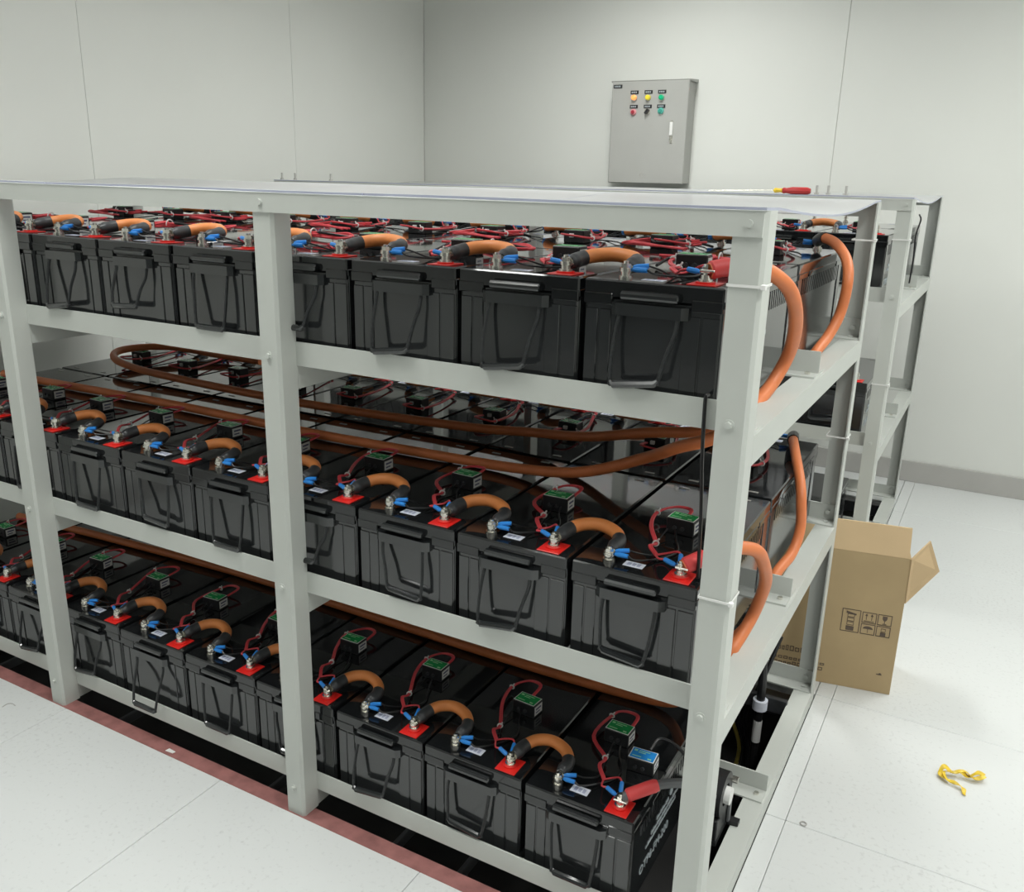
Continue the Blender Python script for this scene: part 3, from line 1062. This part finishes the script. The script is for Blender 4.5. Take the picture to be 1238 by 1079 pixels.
# vertical black cable with white tags at the back of the base
t = empty('tagged_cable', (-0.12, 0.98, -0.34))
c0 = Vector((-0.12, 0.98, -0.34))
P = spline([(0, 0, 0), (0.0, 0.0, 0.25), (0.002, 0, 0.40), (-0.004, 0.01, 0.50), (-0.02, 0.03, 0.58), (-0.08, 0.06, 0.61)], 6)
MB().tube(P, 0.012, 10).build('sheath', BLKW, t)
MB().cyl((0.0008, 0, 0.255), (0.0012, 0, 0.325), 0.0128, 12).build('tag', WHITE, t)
MB().cyl((0.0016, 0, 0.362), (0.0018, 0, 0.392), 0.021, 12).build('collar', STICK, t)
MB().cbox(-0.045, 0.072, 0.018, 0.034, 0.350, 0.395, 0.002).build('bracket', SHRINK, t)
tag(t, 'thick black vertical cable with white tags inside the base, near the carton', 'cable')
for k, (dx, c) in enumerate(((-0.03, BLKW), (-0.055, BLKW), (-0.085, mat('olive_wire', (0.35, 0.28, 0.06), 0.5, var=0.1)))):
    P = spline([(0, 0, 0), (0.012 * k, 0.02, 0.15), (-0.015, 0.0, 0.30), (0.02, 0.02, 0.42), (0.05, 0.05, 0.55)], 6)
    wv = MB().tube(P, 0.006, 8).build('underfloor_wire', c, None, (-0.12 + dx, 1.03 + 0.01 * k, -0.34))
    tag(wv, ['black wire rising nearest the thick tagged cable', 'black wire rising between the tagged cable and the olive wire', 'olive yellow wire rising behind the tagged cable'][k], 'wire')

# thin black wire hanging in front of the shelf rail by the near post
P = spline([(-0.081, 0.058, 1.132), (-0.081, 0.050, 1.134), (-0.0812, 0.0435, 1.128), (-0.0805, 0.044, 1.08), (-0.0802, 0.052, 1.02), (-0.081, 0.075, 0.93), (-0.083, 0.095, 0.83), (-0.085, 0.105, 0.7905)], 6)
o = Vector(P[0])
wv = MB().tube([p - o for p in P], 0.0032, 6).build('hanging_wire', BLKW, None, o)
tag(wv, 'thin black wire hanging straight down over the upper shelf rail by the near post', 'wire')

# cable ties around posts
def post_tie(xr, y0, y1, z, label):
    g = 0.0012
    b = MB()
    x0, x1 = xr - AW - g, xr + g
    ya, yb = y0 - g, y1 + g
    b.box(x0, x1, ya - 0.0012, ya, z, z + 0.004)
    b.box(x0, x1, yb, yb + 0.0012, z, z + 0.004)
    b.box(x0 - 0.0012, x0, ya, yb, z, z + 0.004)
    b.box(x1, x1 + 0.0012, ya, yb, z, z + 0.004)
    b.cbox(x1 - 0.002, x1 + 0.006, ya - 0.004, ya + 0.004, z - 0.002, z + 0.006, 0.001)
    o = Vector(((x0 + x1) / 2, (ya + yb) / 2, z))
    b.v = [tuple(Vector(p) - o) for p in b.v]
    t = b.build('cable_tie', WHITE, None, o)
    tag(t, label, 'cable tie', 'cable ties on the rack posts')


post_tie(0, 0, AW, 1.313, 'thin white cable tie round the near right post, above the upper shelf')
post_tie(0, 0, AW, 0.806, 'thin white cable tie round the near right post, between middle and upper shelf')
post_tie(0, RACK_D - AW, RACK_D, 1.328, 'thin white cable tie round the front rack back right post, near its top')
post_tie(0, RACK_D - AW, RACK_D, 0.815, 'thin white cable tie round the front rack back right post, at mid height')
post_tie(0, RB_Y, RB_Y + AW, 1.29, 'thin white cable tie round the rear rack front right post, near its top')
post_tie(0, RB_Y, RB_Y + AW, 0.80, 'thin white cable tie round the rear rack front right post, at mid height')

# loose wire hanging in the right end of the rear rack
P = spline([(-0.03, RB_Y + 0.55, 1.36), (-0.02, RB_Y + 0.52, 1.34), (-0.035, RB_Y + 0.58, 1.28), (-0.03, RB_Y + 0.57, 1.19), (-0.032, RB_Y + 0.57, 1.10)], 6)
o = Vector(P[0])
wv = MB().tube([p - o for p in P], 0.003, 6).build('loose_wire', BLKW, None, o)
tag(wv, 'thin black wire drooping in the open right end of the rear rack', 'wire')

# ------------------------------------------------------------------ things on top of the rear rack
def top_bolt(x, y, label):
    b = MB()
    b.cyl((0, 0, 0), (0, 0, 0.006), 0.0085, 6)
    b.cyl((0, 0, 0.006), (0, 0, 0.030), 0.0045, 8)
    t = b.build('bolt', BASEB, None, (x, y, TOPZ + 0.0065))
    tag(t, label, 'bolt', 'loose bolts standing on the rear rack')


TY = RB_Y + 0.03
for x, l in ((-2.80, 'leftmost'), (-2.676, 'second from left'), (-2.463, 'third from left')):
    top_bolt(max(x, RXL + 0.02), TY, f'small bolt standing upright on rear rack top, {l} of the left three')
for x, l in ((-0.318, 'nearest the red screwdriver handle'), (-0.280, 'middle of the right three'), (-0.222, 'rightmost of all')):
    top_bolt(x, TY, f'small bolt standing upright on rear rack top, {l}')
t = empty('screwdriver', (-0.40, TY, TOPZ + 0.0165))
MB().tube([(-0.035, 0, 0), (-0.030, 0, 0), (-0.02, 0, 0), (0.0, 0, 0), (0.05, 0, 0), (0.062, 0, 0)], [0.007, 0.0105, 0.0085, 0.0125, 0.0125, 0.008], 8).build('handle', mat('dark_red_handle', (0.42, 0.02, 0.02), 0.35, var=0.1), t)
MB().tube([(-0.065, 0, 0), (-0.06, 0, 0), (-0.04, 0, 0), (-0.034, 0, 0)], [0.004, 0.0085, 0.0065, 0.008], 8).build('collar', YELL, t)
MB().tube([(-0.30, 0, -0.007), (-0.26, 0, -0.006), (-0.062, 0, 0)], [0.0018, 0.003, 0.003], 8).build('shaft', SILV, t)
tag(t, 'red-handled screwdriver with a long thin shaft lying on the rear rack top', 'screwdriver')

# ------------------------------------------------------------------ control box on the back wall
CX0, CX1, CZ0, CZ1, CY = -1.711, -1.285, 1.447, 1.962, 3.39
t = empty('control_box', (CX0, CY, CZ0))
Wd, Hd, Dd = CX1 - CX0, CZ1 - CZ0, YB_ - CY
MB().cbox(0.004, Wd - 0.004, 0.018, Dd, 0.004, Hd - 0.004, 0.002).build('body', BOXG, t, smooth=False)
d = MB().cbox(0, Wd, 0, 0.018, 0, Hd, 0.004).build('door', BOXG, t, smooth=False)
MB().prism([(0.005, Hd - 0.004), (Dd, Hd - 0.004), (Dd, Hd + 0.012), (0.0, Hd + 0.004)], 'x', -0.006, Wd + 0.008).build('rain_hood', BOXG, t, smooth=False)
PLATE = mat('black_plate', (0.02, 0.02, 0.022), 0.4, var=0.1)


def plate(x, z, w_=0.045, h_=0.018, marks=4):
    p = MB().cbox(x - w_ / 2, x + w_ / 2, -0.002, 0.0, z - h_ / 2, z + h_ / 2, 0.0005).build('label_plate', PLATE, d, smooth=False)
    b = MB()
    st = w_ * 0.7 / marks
    for i in range(marks):
        xa = x - w_ * 0.35 + st * i
        b.box(xa, xa + st * 0.6, -0.0026, -0.002, z - h_ * 0.22, z + h_ * 0.22)
    q = b.build('lettering', LETTER, d, smooth=False)


def lamp(x, z, col, name, glow=0.0):
    m = mat(name, col, 0.3, var=0.03, emit=(col, glow) if glow else None)
    r = MB().cyl((x, 0, z), (x, -0.006, z), 0.0165, 20).build('bezel', SILV, d)
    MB().tube([(x, -0.006, z), (x, -0.018, z), (x, -0.022, z)], [0.0135, 0.0125, 0.008], 18).build('indicator', m, d)


lx = [-1.5815 - CX0, -1.503 - CX0, -1.4285 - CX0]
plate(0.033, 1.938 - CZ0, 0.050, 0.018, 5)
for x in lx:
    plate(x, 1.907 - CZ0)
    plate(x, 1.836 - CZ0)
lamp(lx[0], 1.881 - CZ0, (0.95, 0.36, 0.10), 'amber_lens', 0.9)
lamp(lx[1], 1.880 - CZ0, (0.75, 0.62, 0.04), 'yellow_lens', 0.35)
lamp(lx[2], 1.879 - CZ0, (0.0, 0.42, 0.19), 'green_lens', 0.25)


def button(x, z, rim, col, n1, n2):
    MB().tube([(x, 0, z), (x, -0.010, z), (x, -0.013, z)], [0.0165, 0.0155, 0.012], 18).build('button_ring', mat(n1, rim, 0.35, var=0.03), d)
    MB().tube([(x, -0.013, z), (x, -0.017, z)], [0.010, 0.009], 16).build('button', mat(n2, col, 0.35, var=0.03), d)


button(lx[0], 1.809 - CZ0, (0.72, 0.30, 0.32), (0.35, 0.03, 0.05), 'pink_rim', 'red_button')
button(lx[2], 1.813 - CZ0, (0.12, 0.50, 0.42), (0.05, 0.32, 0.26), 'teal_rim', 'teal_button')
x, z = lx[1], 1.811 - CZ0
MB().cyl((x, 0, z), (x, -0.008, z), 0.0155, 18).build('switch_ring', SILV, d)
k = MB().cbox(-0.006, 0.006, -0.024, -0.008, -0.014, 0.014, 0.002).build('switch_knob', PLATE, d, (x, 0, z))
k.rotation_euler = (0, math.radians(35), 0)
hx = -1.363 - CX0
MB().cbox(hx - 0.008, hx + 0.008, -0.004, 0.0, 1.652 - CZ0, 1.764 - CZ0, 0.002).build('handle_plate', SILV, d)
MB().cbox(hx - 0.009, hx + 0.009, -0.014, -0.004, 1.69 - CZ0, 1.758 - CZ0, 0.003).build('handle', WHITE, d)
MB().cyl((hx, -0.004, 1.668 - CZ0), (hx, -0.010, 1.668 - CZ0), 0.008, 14).build('lock', SILV, d)
ex = -1.512 - CX0
b = MB()
b.ring((ex - 0.006, -0.0004, 1.489 - CZ0), (0, 1, 0), 0.010, 0.0012, 16, 6)
b.ring((ex + 0.010, -0.0004, 1.489 - CZ0), (0, 1, 0), 0.010, 0.0012, 16, 6)
b.build('emblem', BASEB, d)
tag(t, 'grey wall-mounted control box with six coloured lights and buttons', 'control box')

# ------------------------------------------------------------------ carton beside the racks
t = empty('carton', (0.194, 1.290, 0.0), math.radians(10.0))
CWd, CD_, CH = 0.43, 0.20, 0.443
th = 0.005
MB().cbox(-CWd, 0, 0, th, 0, CH, 0.001).build('front_panel', KRAFT, t, smooth=False)
MB().cbox(-CWd, 0, CD_ - th, CD_, 0, CH, 0.001).build('back_panel', KRAFT, t, smooth=False)
MB().cbox(-th, 0, th, CD_ - th, 0, CH, 0.001).build('side_panel', KRAFT, t, smooth=False)
MB().cbox(-CWd, -CWd + th, th, CD_ - th, 0, CH, 0.001).build('side_panel', KRAFT, t, smooth=False)
MB().cbox(-CWd + th, -th, th, CD_ - th, 0, th, 0.001).build('bottom_panel', KRAFT, t, smooth=False)
MB().prism([(0.0, CH), (0.005, CH), (0.042, CH + 0.079), (0.037, CH + 0.079)], 'x', -CWd + 0.006, -0.006).build('flap', KRAFT_FLAP, t, smooth=False)  # front flap: light caught by its upward tilt is painted as paler card
MB().prism([(CD_ + 0.001, CH + 0.002), (CD_ + 0.006, CH), (CD_ + 0.022, CH - 0.095), (CD_ + 0.017, CH - 0.095)], 'x', -CWd + 0.006, -0.006).build('flap', KRAFT_FLAP, t, smooth=False)
# right flap swung outwards and down
b = MB()
ca, sa = math.cos(math.radians(10.0)), math.sin(math.radians(10.0))
A = []
for px, py, pz in ((0.188, 1.288, 0.443), (0.227, 1.345, 0.488), (0.262, 1.340, 0.404), (0.190, 1.290, 0.304)):
    dx_, dy_ = px - 0.194, py - 1.290
    A.append((dx_ * ca + dy_ * sa + 0.003, -dx_ * sa + dy_ * ca, pz))
nrm = Vector((0.003, 0, 0.0035))
nrm = Vector((0.003, -0.003, 0.0))
b.add([Vector(p) for p in A] + [Vector(p) + nrm for p in A], [(0, 1, 2, 3), (7, 6, 5, 4), (0, 4, 5, 1), (1, 5, 6, 2), (2, 6, 7, 3), (3, 7, 4, 0)])
b.build('flap', KRAFT_FLAP, t, smooth=False)
b = MB()
A = [(-CWd - 0.001, 0.002, CH), (-CWd - 0.001, CD_ - 0.002, CH), (-CWd - 0.05, CD_ - 0.004, CH - 0.09), (-CWd - 0.05, 0.004, CH - 0.09)]
nrm = Vector((-0.003, 0, 0.0035))
b.add([Vector(p) for p in A] + [Vector(p) + nrm for p in A], [(3, 2, 1, 0), (4, 5, 6, 7), (1, 5, 4, 0), (2, 6, 5, 1), (3, 7, 6, 2), (0, 4, 7, 3)])
b.build('flap', KRAFT_FLAP, t, smooth=False)
# printed handling marks
b = MB()
Y0, Y1 = -0.0008, 0.0


def frame(x0, x1, z0, z1, w_=0.0022):
    b.box(x0, x1, Y0, Y1, z0, z0 + w_)
    b.box(x0, x1, Y0, Y1, z1 - w_, z1)
    b.box(x0, x0 + w_, Y0, Y1, z0 + w_, z1 - w_)
    b.box(x1 - w_, x1, Y0, Y1, z0 + w_, z1 - w_)


gx = -0.163
frame(gx, gx + 0.052, 0.185, 0.259)
frame(gx + 0.056, gx + 0.096, 0.222, 0.257)
frame(gx + 0.099, gx + 0.138, 0.222, 0.257)
frame(gx + 0.056, gx + 0.096, 0.185, 0.219)
frame(gx + 0.099, gx + 0.138, 0.185, 0.219)
# left cell: lines and a solid block
b.box(gx + 0.015, gx + 0.037, Y0, Y1, 0.190, 0.204)
for k in range(3):
    frame(gx + 0.016, gx + 0.036, 0.207 + k * 0.013, 0.218 + k * 0.013, 0.0016)
b.prism([(gx + 0.012, 0.245), (gx + 0.040, 0.241), (gx + 0.040, 0.246), (gx + 0.012, 0.252)], 'y', Y0, Y1)
# two arrows
for q in (0.068, 0.083):
    b.box(gx + q - 0.001, gx + q + 0.001, Y0, Y1, 0.232, 0.246)
    b.prism([(gx + q - 0.004, 0.245), (gx + q + 0.004, 0.245), (gx + q, 0.253)], 'y', Y0, Y1)
b.box(gx + 0.062, gx + 0.090, Y0, Y1, 0.227, 0.229)
# glass
b.prism([(gx + 0.112, 0.243), (gx + 0.116, 0.237), (gx + 0.121, 0.237), (gx + 0.125, 0.243), (gx + 0.125, 0.252), (gx + 0.112, 0.252)], 'y', Y0, Y1)
b.box(gx + 0.1175, gx + 0.1195, Y0, Y1, 0.228, 0.237)
b.box(gx + 0.113, gx + 0.124, Y0, Y1, 0.226, 0.228)
# umbrella
pts = [(gx + 0.062, 0.203)] + [(gx + 0.076 + 0.014 * math.cos(math.pi - math.pi * i / 8), 0.203 + 0.009 * math.sin(math.pi * i / 8)) for i in range(1, 8)] + [(gx + 0.090, 0.203)]
b.prism(pts[::-1], 'y', Y0, Y1)
b.box(gx + 0.0752, gx + 0.0768, Y0, Y1, 0.191, 0.203)
# stack mark
b.box(gx + 0.111, gx + 0.126, Y0, Y1, 0.188, 0.199)
frame(gx + 0.112, gx + 0.125, 0.201, 0.212, 0.0012)
b.build('handling_marks', KINK, t, smooth=False)
b = MB()
rr = random.Random(4)
for row, (z, h_, n_) in enumerate(((0.088, 0.018, 4), (0.058, 0.010, 9), (0.040, 0.012, 7))):
    x = -0.40
    for i in range(n_ + 9):
        wv = rr.uniform(0.006, 0.013)
        if x > -0.205 and not -0.20 > x:
            break
        frame(x, x + wv, z, z + h_ * rr.uniform(.7, 1), 0.0022)
        x += wv + 0.004
b.box(-0.045, -0.030, Y0, Y1, 0.060, 0.063)
b.box(-0.038, -0.032, Y0, Y1, 0.063, 0.066)
b.build('text_lines', KINK, t, smooth=False)
tag(t, 'open brown cardboard carton standing on the floor beside the racks', 'carton')

# ------------------------------------------------------------------ litter on the floor
t = empty('yellow_strip', (0.40, 0.95, 0.0))


def ribbon(pts, wv):
    b = MB()
    P = spline(pts, 6)
    vs = []
    for i, p in enumerate(P):
        d_ = (P[min(i + 1, len(P) - 1)] - P[max(i - 1, 0)]).normalized()
        nn = Vector((-d_.y, d_.x, 0)).normalized() * wv * (0.85 + 0.15 * math.sin(i * 0.7))
        tilt = Vector((0, 0, 0.0025 * math.sin(i * 0.5)))
        vs += [p - nn + tilt, p + nn - tilt, p - nn + tilt + Vector((0, 0, 0.0015)), p + nn - tilt + Vector((0, 0, 0.0015))]
    fs = []
    for i in range(len(P) - 1):
        o = 4 * i
        fs += [(o + 2, o + 3, o + 7, o + 6), (o + 1, o, o + 4, o + 5), (o, o + 2, o + 6, o + 4), (o + 3, o + 1, o + 5, o + 7)]
    e = 4 * (len(P) - 1)
    fs += [(0, 1, 3, 2), (e + 1, e, e + 2, e + 3)]
    return b.add(vs, fs)


ribbon([(0.056, 0.052, 0.012), (0.040, 0.030, 0.020), (0.022, 0.020, 0.010), (0.004, 0.022, 0.016), (-0.016, 0.018, 0.012), (-0.036, 0.014, 0.022), (-0.042, -0.004, 0.010), (-0.022, -0.022, 0.008)], 0.007).build('strip', YELL, t)
ribbon([(0.060, 0.036, 0.014), (0.036, 0.016, 0.012), (0.012, 0.026, 0.018), (-0.012, 0.010, 0.016), (-0.034, 0.004, 0.014), (-0.026, -0.020, 0.010), (-0.006, -0.026, 0.010), (0.010, -0.032, 0.008), (0.016, -0.044, 0.006), (0.017, -0.056, 0.004)], 0.005).build('strip', YELL, t)
tag(t, 'crumpled yellow plastic strip lying on the white floor', 'strip')
wv = MB().ring((0, 0, 0), (0, 0, 1), 0.007, 0.0018, 18, 6).build('washer', BASEB, None, (0.089, 0.582, 0.0019))
tag(wv, 'small metal washer lying on the floor to the right of the rack', 'washer')
wv = MB().prism([(-0.013, -0.006), (0.012, -0.004), (0.014, 0.004), (-0.011, 0.006)], 'z', 0.0, 0.0015).build('paper_scrap', WHITE, None, (-1.416, 0.012, -0.0038))
tag(wv, 'small white paper scrap on the red strip under the front rack', 'scrap')
wv = MB().tube(spline([(-0.012, -0.01, 0), (-0.014, 0.006, 0), (-0.004, 0.014, 0), (0.012, 0.012, 0)], 5), 0.0012, 6).build('wire_scrap', BASEB, None, (-1.96, -0.085, 0.0013))
tag(wv, 'short curled wire scrap on the floor at lower left', 'scrap')
